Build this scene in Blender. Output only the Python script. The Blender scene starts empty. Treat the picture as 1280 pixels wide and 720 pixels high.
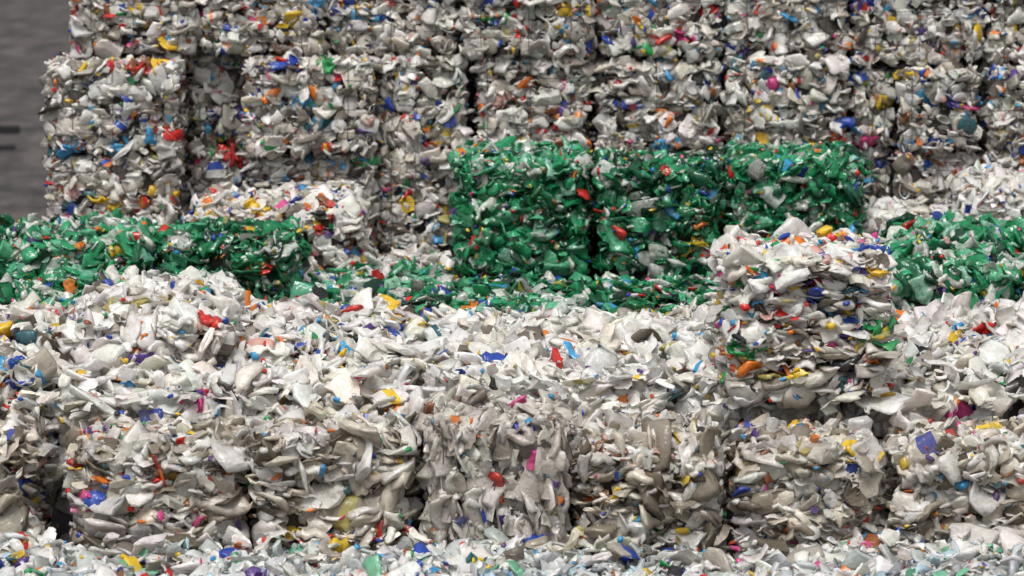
import bpy, math, time
import numpy as np
T0=time.time()
rng=np.random.default_rng(52)
sc=bpy.context.scene
sc.view_settings.view_transform='Standard'; sc.view_settings.look='None'; sc.view_settings.exposure=0

# ---------------------------------------------------------------- materials
def plastic_mat(name, rough=0.26, transl=0.36, grime=0.36, grime_col=(0.24,0.185,0.135,1), lo=.48, hi=.78, tint=(.88,.86,.82,1), spec=.6):
    m=bpy.data.materials.new(name); m.use_nodes=True
    nt=m.node_tree; N=nt.nodes; L=nt.links; N.clear()
    out=N.new('ShaderNodeOutputMaterial')
    at=N.new('ShaderNodeAttribute'); at.attribute_name='piece_col'
    tc=N.new('ShaderNodeTexCoord')
    n1=N.new('ShaderNodeTexNoise'); n1.inputs['Scale'].default_value=4.0; n1.inputs['Detail'].default_value=5; n1.inputs['Roughness'].default_value=0.65
    L.new(tc.outputs['Object'],n1.inputs['Vector'])
    r1=N.new('ShaderNodeValToRGB'); r1.color_ramp.elements[0].position=lo; r1.color_ramp.elements[1].position=hi
    r1.color_ramp.elements[0].color=(0,0,0,1); r1.color_ramp.elements[1].color=(grime,grime,grime,1)
    L.new(n1.outputs['Fac'],r1.inputs['Fac'])
    n2=N.new('ShaderNodeTexNoise'); n2.inputs['Scale'].default_value=22; n2.inputs['Detail'].default_value=1.5; n2.inputs['Distortion'].default_value=.8
    L.new(tc.outputs['Object'],n2.inputs['Vector'])
    r2=N.new('ShaderNodeValToRGB'); r2.color_ramp.elements[0].position=0.35; r2.color_ramp.elements[1].position=0.58
    r2.color_ramp.elements[0].color=tint; r2.color_ramp.elements[1].color=(1,1,1,1)
    L.new(n2.outputs['Fac'],r2.inputs['Fac'])
    mu=N.new('ShaderNodeMix'); mu.data_type='RGBA'; mu.blend_type='MULTIPLY'; mu.inputs[0].default_value=1
    L.new(at.outputs['Color'],mu.inputs[6]); L.new(r2.outputs['Color'],mu.inputs[7])
    mg=N.new('ShaderNodeMix'); mg.data_type='RGBA'
    L.new(r1.outputs['Color'],mg.inputs[0]); L.new(mu.outputs[2],mg.inputs[6]); mg.inputs[7].default_value=grime_col
    bs=N.new('ShaderNodeBsdfPrincipled'); bs.inputs['Roughness'].default_value=rough; bs.inputs['Specular IOR Level'].default_value=spec
    L.new(mg.outputs[2],bs.inputs['Base Color'])
    bp=N.new('ShaderNodeBump'); bp.inputs['Strength'].default_value=0.4; bp.inputs['Distance'].default_value=0.025
    L.new(n2.outputs['Fac'],bp.inputs['Height']); L.new(bp.outputs['Normal'],bs.inputs['Normal'])
    tr=N.new('ShaderNodeBsdfTranslucent'); L.new(mg.outputs[2],tr.inputs['Color'])
    mx=N.new('ShaderNodeMixShader'); mx.inputs[0].default_value=transl
    L.new(bs.outputs[0],mx.inputs[1]); L.new(tr.outputs[0],mx.inputs[2]); L.new(mx.outputs[0],out.inputs['Surface'])
    return m
M_white=plastic_mat('mixed_plastic')
M_green=plastic_mat('green_pet_plastic',rough=0.15,transl=0.38,grime=0.15,tint=(.52,.63,.55,1),spec=.8)
M_front=plastic_mat('dirty_mixed_plastic',grime=.64,lo=.41,hi=.69,grime_col=(.20,.148,.105,1))
def simple(name,col,rough,metal=0):
    m=bpy.data.materials.new(name); m.use_nodes=True
    nt=m.node_tree; b=nt.nodes['Principled BSDF']
    n=nt.nodes.new('ShaderNodeTexNoise'); n.inputs['Scale'].default_value=30
    r=nt.nodes.new('ShaderNodeValToRGB')
    r.color_ramp.elements[0].color=(col[0]*.6,col[1]*.6,col[2]*.6,1); r.color_ramp.elements[1].color=(*[min(1,c*1.4) for c in col],1)
    nt.links.new(n.outputs['Fac'],r.inputs['Fac']); nt.links.new(r.outputs['Color'],b.inputs['Base Color'])
    b.inputs['Roughness'].default_value=rough; b.inputs['Metallic'].default_value=metal
    return m
M_core=simple('gap_shade_core',(0.05,0.043,0.038),0.9)  # near-black bale core, paints the shade in gaps between pieces
M_wire=simple('baling_wire_steel',(0.045,0.043,0.042),0.6)

# ---------------------------------------------------------------- piece templates
def ends(S,base):
    return [(base,base+1,base+2,base+3),(base,base+3,base+4,base+7),(base+4,base+5,base+6,base+7)]
def t_bottle():
    S=8; prof=[(-.5,.8),(-.46,.98),(-.2,1.02),(.08,1.0),(.26,.82),(.36,.38),(.39,.27),(.47,.26)]
    w=rng.uniform(.24,.40); fl=rng.uniform(.18,.55); v=[]
    bend=rng.normal(0,.36); kink=rng.normal(0,.15,len(prof)); zk=rng.normal(0,.04,len(prof)); ph=rng.uniform(0,6)
    crease=rng.uniform(.35,1,S); tw=rng.normal(0,.45)
    dent=rng.uniform(0,6.28); dd=rng.uniform(.2,.7); dt=rng.uniform(-.35,.2)
    for i,(t,r) in enumerate(prof):
        am=.075 if i<5 else .02
        for s in range(S):
            a=2*math.pi*s/S+ph
            rr=r*w*(1+rng.normal(0,am))
            if i<5: rr*=1-dd*math.exp(-((t-dt)/.16)**2)*max(0,math.cos(a-dent))**2
            zz=math.sin(a)*rr*fl*(crease[s] if i<5 else 1.6)
            yy=math.cos(a)*rr
            v.append((t+rng.normal(0,am*.3), yy+kink[i]*w*.7, zz+tw*t*yy+bend*t*t+zk[i]+rng.normal(0,am*.12)))
    f=[];k=[]
    for i in range(len(prof)-1):
        for s in range(S):
            f.append((i*S+s,i*S+(s+1)%S,(i+1)*S+(s+1)%S,(i+1)*S+s)); k.append(1 if i==2 else (2 if i>=6 else 0))
    for q in ends(S,0): f.append(q[::-1]);k.append(0)
    for q in ends(S,(len(prof)-1)*S): f.append(q);k.append(2)
    return v,f,k,rng.random()<.78
def t_sheet():
    nx,ny=6,5; asp=rng.uniform(.45,.9); v=[]
    d1=rng.uniform(0,6,3); fr=rng.uniform(2.5,6.5,3); dirs=rng.normal(size=(3,2)); dirs/=np.linalg.norm(dirs,axis=1)[:,None]
    curl=-rng.normal(.5,.4)
    for j in range(ny):
        for i in range(nx):
            x=i/(nx-1)-.5; y=(j/(ny-1)-.5)*asp
            e=1-.36*(abs(2*x)**3)*(abs(2*y/asp)**2)
            z=sum(.08*abs(math.sin(fr[q]*(dirs[q]@(x,y))+d1[q])) for q in range(3))-.12+curl*(x*x+y*y)
            v.append((x*e+rng.normal(0,.022),y*e+rng.normal(0,.022),z+rng.normal(0,.022)))
    f=[(j*nx+i,j*nx+i+1,(j+1)*nx+i+1,(j+1)*nx+i) for j in range(ny-1) for i in range(nx-1)]
    lab=rng.random()<.3
    k=[1 if (lab and 1<=(q%(nx-1))<=2) else 0 for q in range(len(f))]
    return v,f,k,rng.random()<.78
def t_cap(h):
    S=8; v=[]; tilt=rng.normal(0,.06)
    for z,r in((-h/2,.5),(h/2,.48)):
        for s in range(S):
            a=2*math.pi*s/S; v.append((math.cos(a)*r,math.sin(a)*r,z+tilt*math.cos(a)))
    f=[(s,(s+1)%S,S+(s+1)%S,S+s) for s in range(S)]+[q[::-1] for q in ends(S,0)]+ends(S,S)
    return v,f,[0]*len(f),False
def t_tub():
    S=8; v=[]; fl=rng.uniform(.35,.8)
    for z,r in((-.28,.34),(.0,.42),(.25,.47),(.29,.52)):
        for s in range(S):
            a=2*math.pi*s/S; rr=r*(1+rng.normal(0,.08)); v.append((math.cos(a)*rr,math.sin(a)*rr*fl,z+rng.normal(0,.035)))
    f=[(q*S+s,q*S+(s+1)%S,(q+1)*S+(s+1)%S,(q+1)*S+s) for q in range(3) for s in range(S)]+[q[::-1] for q in ends(S,0)]
    return v,f,[1 if q<8 else 0 for q in range(len(f))],True
def t_shard():
    v=[]; w=rng.uniform(.3,.65)
    for i in range(4):
        for j in range(3):
            v.append((i/3-.5+rng.normal(0,.05),(j/2-.5)*w*(1-.3*rng.random())*(.7 if i in(0,3) else 1)+rng.normal(0,.04),rng.normal(0,.07)))
    f=[(i*3+j,i*3+j+1,(i+1)*3+j+1,(i+1)*3+j) for i in range(3) for j in range(2)]
    return v,f,[0]*6,rng.random()<.6
TPL=[]; PRB=[]; SZ=[]
def add(fn,n,p,sz,*a):
    for _ in range(n):
        v,f,k,s=fn(*a); TPL.append((np.array(v,np.float32),np.array(f,np.int32),np.array(k),s)); PRB.append(p/n); SZ.append(sz)
add(t_bottle,50,.48,1.5); add(t_sheet,34,.25,1.1); add(t_shard,16,.12,.75)
add(t_cap,2,.06,.27,.35); add(t_cap,3,.03,.6,.05); add(t_tub,6,.06,.8)
PRB=np.array(PRB)/sum(PRB); SZ=np.array(SZ)

# ---------------------------------------------------------------- palettes
def pal(l): a=np.array([x[1:] for x in l],float); p=np.array([x[0] for x in l],float); return p/p.sum(),a
VIV=[(1.2,.74,.045,.035),(1.4,.03,.09,.48),(1.4,.88,.60,.04),(1.0,.88,.25,.03),(.5,.03,.38,.12),(.45,.8,.09,.34),(.5,.12,.06,.3),(1.2,.06,.38,.70),(.4,.03,.03,.035),(.4,.33,.12,.05),(.4,.04,.15,.18),(.4,.5,.45,.15),(.3,.75,.45,.4)]
def mix(base,viv): 
    s=sum(v[0] for v in VIV); t=sum(b[0] for b in base)
    return pal([(b[0]/t*(1-viv),)+b[1:] for b in base]+[(v[0]/s*viv,)+v[1:] for v in VIV])
P={}
P['white']=mix([(50,.90,.89,.86),(20,.85,.85,.84),(16,.86,.82,.74),(7,.72,.70,.65),(3,.45,.41,.36),(1.5,.20,.17,.14)],.035)
P['front']=mix([(32,.87,.85,.81),(18,.78,.77,.75),(16,.79,.73,.61),(12,.58,.54,.46),(9,.37,.33,.26),(7,.15,.125,.095)],.05)
P['wall']=mix([(34,.87,.855,.82),(24,.78,.77,.745),(15,.75,.70,.62),(10,.56,.53,.48),(8,.33,.30,.26),(5,.12,.10,.09)],.08)
P['wallc']=mix([(34,.87,.855,.82),(22,.78,.77,.745),(15,.75,.70,.62),(10,.54,.51,.47),(8,.33,.30,.26),(5,.12,.10,.09)],.11)
P['dark']=mix([(10,.6,.58,.55),(14,.45,.42,.38),(20,.25,.22,.19),(16,.1,.085,.07)],.12)  # backing row: darkened colours stand in for shade in the wall gaps
P['colour']=mix([(52,.89,.875,.84),(14,.80,.77,.70),(6,.5,.46,.4),(3,.25,.22,.18)],.18)
P['hump']=mix([(50,.89,.875,.845),(18,.80,.78,.75),(8,.5,.46,.4),(4,.22,.19,.16)],.07)
P['grey']=mix([(30,.74,.71,.66),(18,.62,.59,.54),(14,.80,.77,.73),(9,.44,.41,.36),(6,.22,.19,.17)],.03)
P['clear']=mix([(30,.80,.81,.81),(18,.66,.70,.71),(18,.87,.86,.84),(10,.5,.54,.53),(4,.28,.31,.3),(6,.5,.68,.76),(3,.2,.55,.35)],.05)
G=[(22,.018,.31,.12),(16,.04,.43,.19),(12,.14,.54,.31),(15,.010,.17,.07),(10,.005,.07,.033),(9,.34,.64,.48),(3,.02,.13,.08),(11,.74,.75,.70),(5,.4,.4,.37)]
P['green']=mix(G,.035)
P['greend']=mix([(22,.013,.24,.09),(14,.03,.36,.155),(16,.008,.13,.055),(12,.004,.05,.025),(8,.10,.48,.27),(9,.62,.64,.6),(5,.22,.23,.2)],.04)
P['greenl']=mix(G+[(24,.80,.80,.76),(11,.2,.56,.38)],.04)
CL={'white':.05,'front':.06,'wall':.13,'wallc':.18,'dark':.05,'colour':.24,'hump':.12,'grey':.04,'clear':.05,'green':.03,'greend':.04,'greenl':.04}

# ---------------------------------------------------------------- helpers
def nrm(a): return a/np.maximum(np.linalg.norm(a,axis=-1,keepdims=True),1e-6)
def sizes(size,n,s=.33): return size*np.clip(np.exp(rng.normal(0,s,n)),.4,1.6)
vp,vc=pal([(b[0],)+b[1:] for b in VIV]+[(5,.85,.84,.8)])
vq=np.array([b[0] for b in VIV]); vq=vq/vq.sum()
def build_pieces(cent,nor,lon,size,palname):
    n=len(cent)
    z=nrm(nor); x=nrm(lon-(lon*z).sum(1,keepdims=True)*z); y=np.cross(z,x)
    R=np.stack([x,y,z],axis=2)
    t=rng.choice(len(TPL),n,p=PRB)
    pp,pc=P[palname]
    ci=rng.choice(len(pp),n,p=pp)
    base_n=len(pp)-len(VIV)
    # batches of the same product baled together: local clumps of one colour
    for _ in range(int(n*CL[palname]/9)):
        c0=cent[rng.integers(n)]; d=np.linalg.norm((cent-c0)*np.array([1,1,1.6]),axis=1)
        m=(d<rng.uniform(.05,.13))&(rng.random(n)<.5); ci[m]=base_n+rng.choice(len(VIV),p=vq)
    col=pc[ci]*rng.uniform(.86,1.06,(n,1))*rng.uniform(.97,1.03,(n,3))
    viv=ci>=base_n
    size=np.where(viv,np.minimum(size,np.median(size)*1.15),size)
    li=rng.choice(len(vp),n,p=vp); lab=np.where((rng.random(n)<(.12 if 'wall' not in palname else .22))[:,None],vc[li],col*.97)
    ki=rng.choice(len(vp),n,p=vp); cap=np.where((rng.random(n)<.6)[:,None],vc[ki],col)
    Vs=[];Fs=[];Cs=[];Ss=[];off=0
    for q in range(len(TPL)):
        idx=np.nonzero(t==q)[0]
        if len(idx)==0: continue
        v,f,k,s=TPL[q]; sz=(size[idx]*SZ[q])[:,None,None]
        an=rng.uniform(.78,1.22,(len(idx),1,3))
        P3=np.einsum('nij,nvj->nvi',R[idx],v[None]*sz*an)+cent[idx][:,None,:]
        Vs.append(P3.reshape(-1,3))
        ff=f[None]+(np.arange(len(idx))*len(v))[:,None,None]+off
        Fs.append(ff.reshape(-1,4)); off+=len(idx)*len(v)
        kc=np.stack([col[idx],lab[idx],cap[idx]],1)
        if len(f)==14:
            m=rng.random(len(idx))<.5; kc[m,0]=vc[rng.choice(len(vp),m.sum(),p=vp)]
        Cs.append(kc[:,k].reshape(-1,3)); Ss.append(np.full(len(idx)*len(f),s))
    return np.concatenate(Vs),np.concatenate(Fs),np.clip(np.concatenate(Cs),0,.91),np.concatenate(Ss)
NF=0
def make_obj(name,parts,mats,origin):
    global NF
    off=0;V=[];F=[];C=[];S=[];Mi=[]
    for v,f,c,s,m in parts:
        V.append(v);F.append(f+off);off+=len(v);C.append(c);S.append(s);Mi.append(np.full(len(f),m,np.int32))
    V=np.concatenate(V)-np.array(origin);F=np.concatenate(F);C=np.concatenate(C);S=np.concatenate(S);Mi=np.concatenate(Mi)
    me=bpy.data.meshes.new(name); nf=len(F); NF+=nf
    me.vertices.add(len(V)); me.vertices.foreach_set('co',V.astype(np.float32).ravel())
    me.loops.add(nf*4); me.loops.foreach_set('vertex_index',F.astype(np.int32).ravel())
    me.polygons.add(nf); me.polygons.foreach_set('loop_start',np.arange(0,nf*4,4,dtype=np.int32))
    try: me.polygons.foreach_set('loop_total',np.full(nf,4,np.int32))
    except Exception: pass
    for m in mats: me.materials.append(m)
    me.polygons.foreach_set('material_index',Mi)
    me.polygons.foreach_set('use_smooth',S.astype(bool))
    a=me.attributes.new('piece_col','FLOAT_COLOR','FACE')
    a.data.foreach_set('color',np.concatenate([C,np.ones((nf,1))],1).astype(np.float32).ravel())
    me.update(calc_edges=True)
    ob=bpy.data.objects.new(name,me); ob.location=origin; sc.collection.objects.link(ob)
    return ob
FN={'F':(0,-1,0),'B':(0,1,0),'L':(-1,0,0),'R':(1,0,0),'T':(0,0,1)}
def noise_fn():
    k=rng.normal(0,4.2,(5,3)); p=rng.uniform(0,6.28,5); k2=rng.normal(0,11,(5,3)); p2=rng.uniform(0,6.28,5)
    return lambda q: (np.sin(q@k.T+p).sum(1)*.25+np.sin(q@k2.T+p2).sum(1)*.13)
def rounded(p,h,r):
    q=np.clip(p,-(h-r),h-r); n=nrm(p-q+1e-5); return q+n*r,n
def bale(name,x0,x1,y,dep,z0,z1,palname='white',dens=330,size=.125,faces='FTLR',layer=.45,mat=None,wires='v',amp=.035,rad=.13,vert=False,side=.45,shag=.02,tilt=.5,seam=0.0,wr=.003,depth=.085,nv=3,wout=.008):
    c=np.array([(x0+x1)/2,y+dep/2,(z0+z1)/2]); h=np.array([(x1-x0)/2,dep/2,(z1-z0)/2])
    nf=noise_fn(); rad=min(rad,h.min()*.6)
    def surf(p,off):
        q,n=rounded(p,h,rad)
        d=nf(q)*amp
        d=d-.026*np.exp(-((((q[:,0]+h[0])/(.27))%1-.5)/.12)**2)*(np.abs(n[:,0])<.7)
        if 'h' in wires: d=d-.024*np.exp(-((((q[:,2]+h[2])/(h[2]*.7))%1-.5)/.12)**2)*(np.abs(n[:,2])<.7)
        return q+n*(d+off)[:,None],n
    cs=[];ns=[]
    for f in faces:
        n=np.array(FN[f],float); ax=np.argmax(np.abs(n)); o=[i for i in range(3) if i!=ax]
        area=4*h[o[0]]*h[o[1]]
        w=1. if f in 'FT' else side
        m=int(area*dens*w)
        p=rng.uniform(-1,1,(m,3))*h; p[:,ax]=n[ax]*h[ax]
        off=-depth*rng.random(m)**1.3+shag*rng.random(m)+(rng.random(m)<.05)*shag
        q,nn=surf(p,off); cs.append(q);ns.append(nn)
    cs=np.concatenate(cs);ns=np.concatenate(ns); n=len(cs)
    lay=(rng.random(n)<layer)&(ns[:,2]<.6)
    base=ns+rng.normal(0,tilt,(n,3))
    base[lay]=np.array([0,0,1])+rng.normal(0,.28,(lay.sum(),3))
    lon=rng.normal(size=(n,3)); lon[:,2]*=.6
    if vert:
        fm=ns[:,2]<.6
        base[fm]=np.stack([rng.normal(0,.8,fm.sum()),-np.abs(rng.normal(0,.9,fm.sum())),rng.normal(0,.15,fm.sum())],1)
        lon[fm]=np.array([0,0,1])+rng.normal(0,.25,(fm.sum(),3))
    sz=sizes(size,n)
    cs=cs-ns*(sz*.18*(lay|vert))[:,None]
    lim=h[0]+.02-sz*seam; cs[:,0]=np.clip(cs[:,0],-lim,lim)
    if seam>0: lim=h[2]+.01-sz*seam*.8; cs[:,2]=np.clip(cs[:,2],-lim,lim)
    V,F,C,S=build_pieces(cs,base,lon,sz,palname)
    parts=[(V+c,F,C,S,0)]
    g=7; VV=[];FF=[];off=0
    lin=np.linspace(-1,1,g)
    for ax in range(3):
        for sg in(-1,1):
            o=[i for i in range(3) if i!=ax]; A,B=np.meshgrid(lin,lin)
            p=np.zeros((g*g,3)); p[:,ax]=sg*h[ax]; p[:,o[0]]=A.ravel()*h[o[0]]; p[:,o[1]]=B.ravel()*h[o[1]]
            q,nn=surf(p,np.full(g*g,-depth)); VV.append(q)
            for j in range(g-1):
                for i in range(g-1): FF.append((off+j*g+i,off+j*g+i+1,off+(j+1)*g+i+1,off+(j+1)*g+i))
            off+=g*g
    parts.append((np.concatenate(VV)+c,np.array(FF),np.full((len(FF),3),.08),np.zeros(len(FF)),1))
    loops=[]
    def loop(ax,pos):
        o=[i for i in range(3) if i!=ax]; pts=[]
        for (a0,b0),(a1,b1) in(((-1,-1),(1,-1)),((1,-1),(1,1)),((1,1),(-1,1)),((-1,1),(-1,-1))):
            for t in np.arange(0,1,.1): 
                p=np.zeros(3); p[ax]=pos; p[o[0]]=(a0+(a1-a0)*t)*h[o[0]]; p[o[1]]=(b0+(b1-b0)*t)*h[o[1]]; pts.append(p)
        pts=np.array(pts); q,nn=rounded(pts,h,rad); q=q+nn*(rng.normal(wout,.008,len(pts))+.5*amp*np.clip(nf(q),-1,1))[:,None]; q[:,ax]=pos+rng.normal(0,.005,len(q))
        return q,nn
    if 'v' in wires:
        for t in np.linspace(-.66,.66,nv): loops.append(loop(0,t*h[0]+rng.normal(0,.03)))
    if 'h' in wires:
        for t in np.linspace(-.6,.62,3): loops.append(loop(2,t*h[2]+rng.normal(0,.02)))
    for q,nn in loops:
        m=len(q); r=wr; tan=nrm(np.roll(q,-1,0)-np.roll(q,1,0)); b=np.cross(tan,nn)
        ring=np.stack([q+nn*r,q+b*r,q-nn*r,q-b*r],1).reshape(-1,3)
        f=[(i*4+s,i*4+(s+1)%4,((i+1)%m)*4+(s+1)%4,((i+1)%m)*4+s) for i in range(m) for s in range(4)]
        parts.append((ring+c,np.array(f),np.full((len(f),3),.05),np.ones(len(f)),2))
    if mat is None: mat=M_green if 'green' in palname else (M_front if palname in('front','grey','dark') else M_white)
    return make_obj(name,parts,[mat,M_core,M_wire],c)
J=lambda s=.03: rng.normal(0,s)

# ---------------------------------------------------------------- back wall of bales
YW=32.3
WK=dict(size=.108,seam=.40,amp=.036,rad=.1,tilt=.42,depth=.06,shag=.015,nv=3,wr=.0032,wout=.022)
xs=[-4.04,-2.87,-1.67,-.47,.76,1.93,3.09,4.33,5.5,6.7]
for i in range(9):
    bale('plastic_bale',xs[i]+.015+abs(J(.012)),xs[i+1]-.015-abs(J(.012)),YW+.12+J(.05),1.2,3.74+(-.0 if i<6 else -.1)+J(.012),4.66,'wallc' if i in(3,4,7) else 'wall',400,layer=.2,wires='vh',**WK)
cols=[(-4.22,-3.0,31.95,'wallc'),(-2.97,-2.45,32.75,'wall'),(-2.42,-1.25,32.1,'wallc'),(-1.22,-.43,32.35,'wall'),(-.33,.73,32.3,'wallc'),(.78,1.93,32.3,'wall'),(1.96,3.07,32.3,'wall'),(3.1,3.5,32.5,'wall'),(3.52,4.25,32.2,'wallc'),(4.31,5.48,32.2,'wallc'),(5.53,6.7,32.3,'wall')]
for ci_,(a,b,y,p) in enumerate(cols):
    up=0 if b<3.1 else -.1
    for (z0,z1,d) in((2.87,3.72+up,400),(1.93,2.85,400),(.97,1.92,90),(.0,.95,90)):
        if z0<1.9 and 0<ci_<10: d=25
        bale('plastic_bale',a+.01+J(.015),b-.01+J(.015),y+J(.045),1.2,z0,z1+J(.012),p,d,layer=.2,faces='FTLR' if d>200 else 'FLR',wires='vh' if d>200 else 'v',side=.35,**WK)
for i in range(9):
    for z0 in(0,.95,1.9,2.82,3.74):
        bale('plastic_bale',xs[i]+.5*(i>0),xs[i+1]+.5 if i<8 else xs[i+1],33.72,1.2,z0,z0+.9,'dark',45 if z0>1.8 else 15,.13,faces='FT'+('L' if i==0 else ''),layer=.3,wires='',side=2.0)
# ---------------------------------------------------------------- green bales
for a,b,p in((-.48,.65,'green'),(.74,1.81,'greend'),(1.90,3.06,'green')):
    bale('green_plastic_bale',a,b,30.7+J(.04),1.35,1.93,2.93+J(.02),p,440,.118,'FTLR',.4,wires='v',amp=.045,rad=.13,seam=.42,wout=.0)
for y in (28.3,29.5):
    for i,(a,b) in enumerate(((-1.75,-.5),(-.48,.68),(.7,1.85),(1.87,3.0))):
        bale('green_plastic_bale',a,b,y+J(),1.18,1.0,1.95+J(.05),'greenl' if (i+(y>29))%2 else 'greend',330,.122,'FT',.3,amp=.08,side=.2,wires='')
for a,b in((3.02,4.15),(4.17,5.3)):
    bale('green_plastic_bale',a,b,28.5,1.2,1.4,2.32,'greenl',340,.132,'FTLR',.3,amp=.07,rad=.22,wires='')
    bale('green_plastic_bale',a+.2,b+.2,29.75,1.2,1.4,2.42,'green',340,.125,'FTLR',.3,amp=.06,rad=.2,wires='')
for a,b,p in((-5.4,-4.3,'greenl'),(-4.28,-3.05,'greenl'),(-3.0,-1.82,'greend')):
    bale('green_plastic_bale',a,b,29.55+J(),1.25,1.5,2.42+J(.02),p,380,.122,'FTLR',.3,amp=.06,rad=.2,seam=.3,wout=0)
for a,b in((-5.2,-4.07),(-4.05,-3.1),(-3.08,-2.25)):
    bale('green_plastic_bale',a,b,28.2+J(),1.2,1.3,2.14+J(.02),'greenl',350,.122,'FTLR',.3,amp=.06,rad=.2,wires='')
bale('plastic_bale',-2.85,-1.3,30.85,1.1,1.6,2.58,'colour',410,.105,'FTLR',.35,amp=.07,rad=.25,wout=0)
bale('plastic_bale',-1.75,-.5,30.75,1.2,1.0,1.98,'hump',340,.1,'FT',.3,amp=.06,rad=.15,wires='')
bale('plastic_bale',-4.2,-2.95,30.85,1.0,1.5,2.28,'white',300,.1,'FTL',.35,amp=.05,rad=.25,wires='')
bale('plastic_bale',4.0,5.3,31.0,1.1,1.8,2.72,'white',370,.13,'FTLR',.35,amp=.07,rad=.3,wires='')
bale('plastic_bale',3.1,3.98,31.0,1.1,1.6,2.42,'white',300,.12,'FTLR',.35,amp=.07,rad=.3,wires='')
# ---------------------------------------------------------------- main terrace
xe=[-5.6,-4.5,-3.35,-2.2,-1.1,.05,1.2,2.3,3.45,4.6,5.7]
for yy,zz in((25.2,1.84),(26.35,1.9),(27.45,1.9)):
    for i in range(10):
        s=J(.1)
        bale('plastic_bale',xe[i]+s,xe[i+1]+s+.02,yy+J(.04),1.15,.98,zz+J(.06),'white',310,.145,'FT' ,.3,amp=.1,rad=.2,shag=.05,side=.2,wires='')
bale('plastic_bale',-3.3,-2.1,25.7,1.9,1.4,2.30,'hump',330,.145,'FTLR',.55,amp=.09,rad=.22,shag=.05,wires='')
bale('plastic_bale',-2.02,-.9,25.9,1.6,1.3,2.1,'hump',330,.14,'FTLR',.55,amp=.09,rad=.25,shag=.05,wires='')
bale('plastic_bale',-4.6,-3.38,25.2,1.6,1.3,2.08,'colour',330,.145,'FTLR',.55,amp=.09,rad=.25,shag=.05,wires='')
bale('plastic_bale',3.3,4.5,26.4,1.5,1.3,2.08,'hump',330,.15,'FTLR',.45,amp=.09,rad=.3,shag=.05,wires='')
bale('coloured_plastic_bale',1.54,2.65,24.85,1.1,1.84,2.87,'colour',560,.138,'FTLRB',.85,amp=.045,rad=.08,shag=.03,wires='v',tilt=.35,seam=.3,wout=-.01,depth=.11)
# front row
fr=[(-5.7,-4.55,1.75,24.1),(-4.42,-3.34,1.68,24.45),(-3.04,-1.84,1.70,24.0),(-1.78,-.71,1.77,24.0),(-.60,.38,1.88,23.88),(.45,1.43,1.72,24.0),(1.55,2.54,1.68,24.02),(2.66,3.8,1.68,24.0),(3.87,4.9,1.75,24.0),(4.97,6.0,1.78,24.0)]
for q,(a,b,z,y) in enumerate(fr):
    bale('plastic_bale',a,b,y+J(.03),1.0,.85,z,'grey' if q==4 else 'front',400,.148,'FTLR',.6,amp=.06,rad=.2,shag=.04,vert=(q==4),seam=.48,wout=-.01)
# lower terrace in the foreground
xb=[-5.3,-4.2,-3.05,-1.9,-.8,.35,1.5,2.6,3.75,4.9]
for yy in(20.4,21.55,22.7):
    for i in range(9):
        bale('plastic_bale',xb[i],xb[i+1]+.01,yy+J(.02),1.16,.03,1.0+J(.02),'clear',390 if yy>22 else 120,.112,'FT',.4,amp=.05,rad=.1,wires='',side=.2)
for yy in(24.1,25.3,26.5,27.7,28.9,30.1):
    for i in range(10):
        if yy>24.2 and 0<i<9: continue
        bale('plastic_bale',xe[i],xe[i+1],yy,1.18,.0,.93,'front',110,.13,'FLR',.5,wires='v',side=.6)
# ---------------------------------------------------------------- loose waste lying on the terrace
def loose(name,regions,size):
    parts=[]
    for (x0,x1,y0,y1,z,n,p) in regions:
        cs=np.stack([rng.uniform(x0,x1,n),rng.uniform(y0,y1,n),z+np.abs(rng.normal(0,.035,n))],1)
        nor=np.array([0,0,1.])+rng.normal(0,.45,(n,3)); lon=rng.normal(size=(n,3))
        parts.append(build_pieces(cs,nor,lon,sizes(size,n),p)+(0,))
    make_obj(name,parts,[M_white],(0,26,1.9))
loose('loose_plastic_waste',[(-5.5,5.6,25.1,28.35,1.91,1800,'white'),(-5.5,5.6,24.8,25.3,1.80,270,'white'),(-4.5,-1.0,27.4,28.2,1.98,220,'colour'),(-2.6,-.9,27.0,27.8,2.06,160,'colour'),
 (-5.3,5.3,23.65,23.98,1.01,180,'front'),(-5.3,5.3,23.1,23.6,1.0,110,'hump')],.142)

# ---------------------------------------------------------------- ground
me=bpy.data.meshes.new('ground'); s=600
me.from_pydata([(-s,-s,0),(s,-s,0),(s,s,0),(-s,s,0)],[],[(0,1,2,3)])
g=bpy.data.objects.new('ground',me); sc.collection.objects.link(g)
m=bpy.data.materials.new('wet_asphalt'); m.use_nodes=True; nt=m.node_tree; b=nt.nodes['Principled BSDF']
tc=nt.nodes.new('ShaderNodeTexCoord'); mp=nt.nodes.new('ShaderNodeMapping'); mp.inputs['Scale'].default_value=(.8,.3,1)
n=nt.nodes.new('ShaderNodeTexNoise'); n.inputs['Scale'].default_value=1.6; n.inputs['Detail'].default_value=10; n.inputs['Roughness'].default_value=.75
r=nt.nodes.new('ShaderNodeValToRGB'); r.color_ramp.elements[0].position=.36; r.color_ramp.elements[1].position=.64
r.color_ramp.elements[0].color=(.014,.012,.012,1); r.color_ramp.elements[1].color=(.10,.086,.082,1)
r2=nt.nodes.new('ShaderNodeMapRange'); r2.inputs[1].default_value=.35; r2.inputs[2].default_value=.65; r2.inputs[3].default_value=.6; r2.inputs[4].default_value=.9
nt.links.new(tc.outputs['Object'],mp.inputs[0]); nt.links.new(mp.outputs[0],n.inputs['Vector']); nt.links.new(n.outputs['Fac'],r.inputs['Fac'])
nt.links.new(r.outputs['Color'],b.inputs['Base Color']); nt.links.new(n.outputs['Fac'],r2.inputs[0]); nt.links.new(r2.outputs[0],b.inputs['Roughness'])
b.inputs['Specular IOR Level'].default_value=.2
me.materials.append(m)
import bmesh
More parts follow.
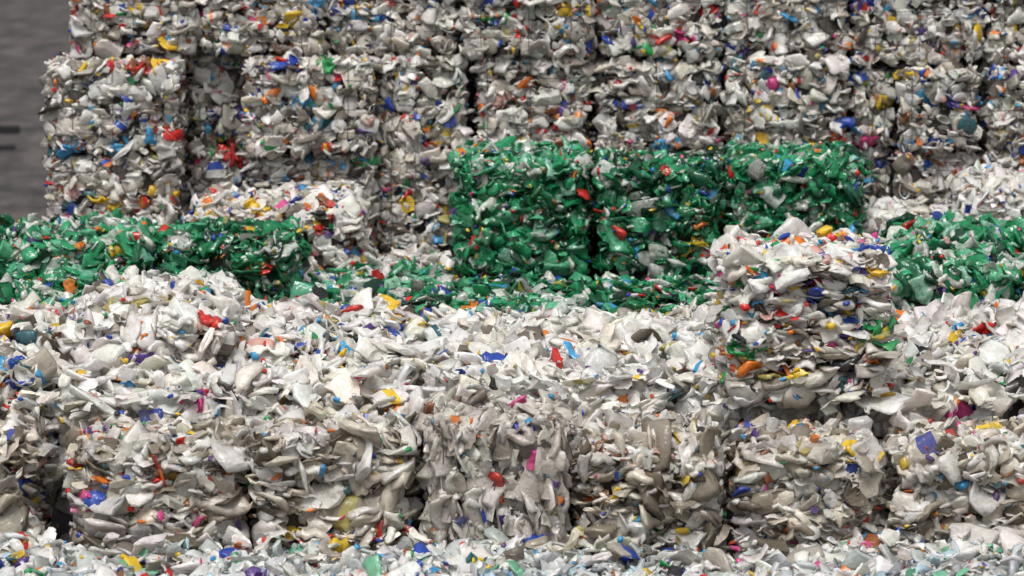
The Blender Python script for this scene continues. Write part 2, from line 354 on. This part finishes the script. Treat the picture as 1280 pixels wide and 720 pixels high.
bm=bmesh.new()
def bx(x0,x1,y0,y1,z0,z1):
    vs=[bm.verts.new((x,y,z)) for z in(z0,z1) for y in(y0,y1) for x in(x0,x1)]
    for f in((0,2,3,1),(4,5,7,6),(0,1,5,4),(2,6,7,3),(0,4,6,2),(1,3,7,5)): bm.faces.new([vs[i] for i in f])
bx(-12,-8.5,61.0,61.2,.30,.44); bx(-12,-8.55,60.95,60.998,.04,.11)
for x in(-11.6,-9.15): bx(x,x+.1,61.05,61.15,0,.297)
bmesh.ops.bevel(bm,geom=bm.edges[:],offset=.01,segments=1,affect='EDGES')
me=bpy.data.meshes.new('steel_barrier'); bm.to_mesh(me); me.materials.append(simple('dark_steel',(.004,.004,.005),.8))
sc.collection.objects.link(bpy.data.objects.new('steel_barrier',me))

# ---------------------------------------------------------------- light
w=bpy.data.worlds.new('World'); sc.world=w; w.use_nodes=True; nt=w.node_tree
bg=nt.nodes['Background']; sky=nt.nodes.new('ShaderNodeTexSky'); sky.sky_type='NISHITA'; sky.sun_disc=False
el,rot=math.radians(62),math.radians(195)
sky.sun_elevation=el; sky.sun_rotation=rot; sky.air_density=1.0; sky.dust_density=4.0; sky.ozone_density=.6
hs=nt.nodes.new('ShaderNodeHueSaturation'); hs.inputs['Saturation'].default_value=.2
nt.links.new(sky.outputs[0],hs.inputs['Color']); nt.links.new(hs.outputs[0],bg.inputs['Color']); bg.inputs['Strength'].default_value=.15
sd=bpy.data.lights.new('sun','SUN'); sd.energy=2.6; sd.angle=math.radians(26); sd.color=(1,.975,.94)
so=bpy.data.objects.new('sun',sd); sc.collection.objects.link(so)
from mathutils import Vector
dirv=Vector((math.sin(rot)*math.cos(el),math.cos(rot)*math.cos(el),math.sin(el)))
so.rotation_euler=dirv.to_track_quat('Z','Y').to_euler()
# ---------------------------------------------------------------- camera
cd=bpy.data.cameras.new('camera'); cd.lens=124.9; cd.sensor_width=36; cd.clip_end=2000
cd.dof.use_dof=True; cd.dof.focus_distance=26.0; cd.dof.aperture_fstop=2.0
co=bpy.data.objects.new('camera',cd); sc.collection.objects.link(co)
co.location=(0,0,6.1); co.rotation_euler=(math.radians(90-7.91),0,0); sc.camera=co
print('FACES',NF,'time',time.time()-T0)
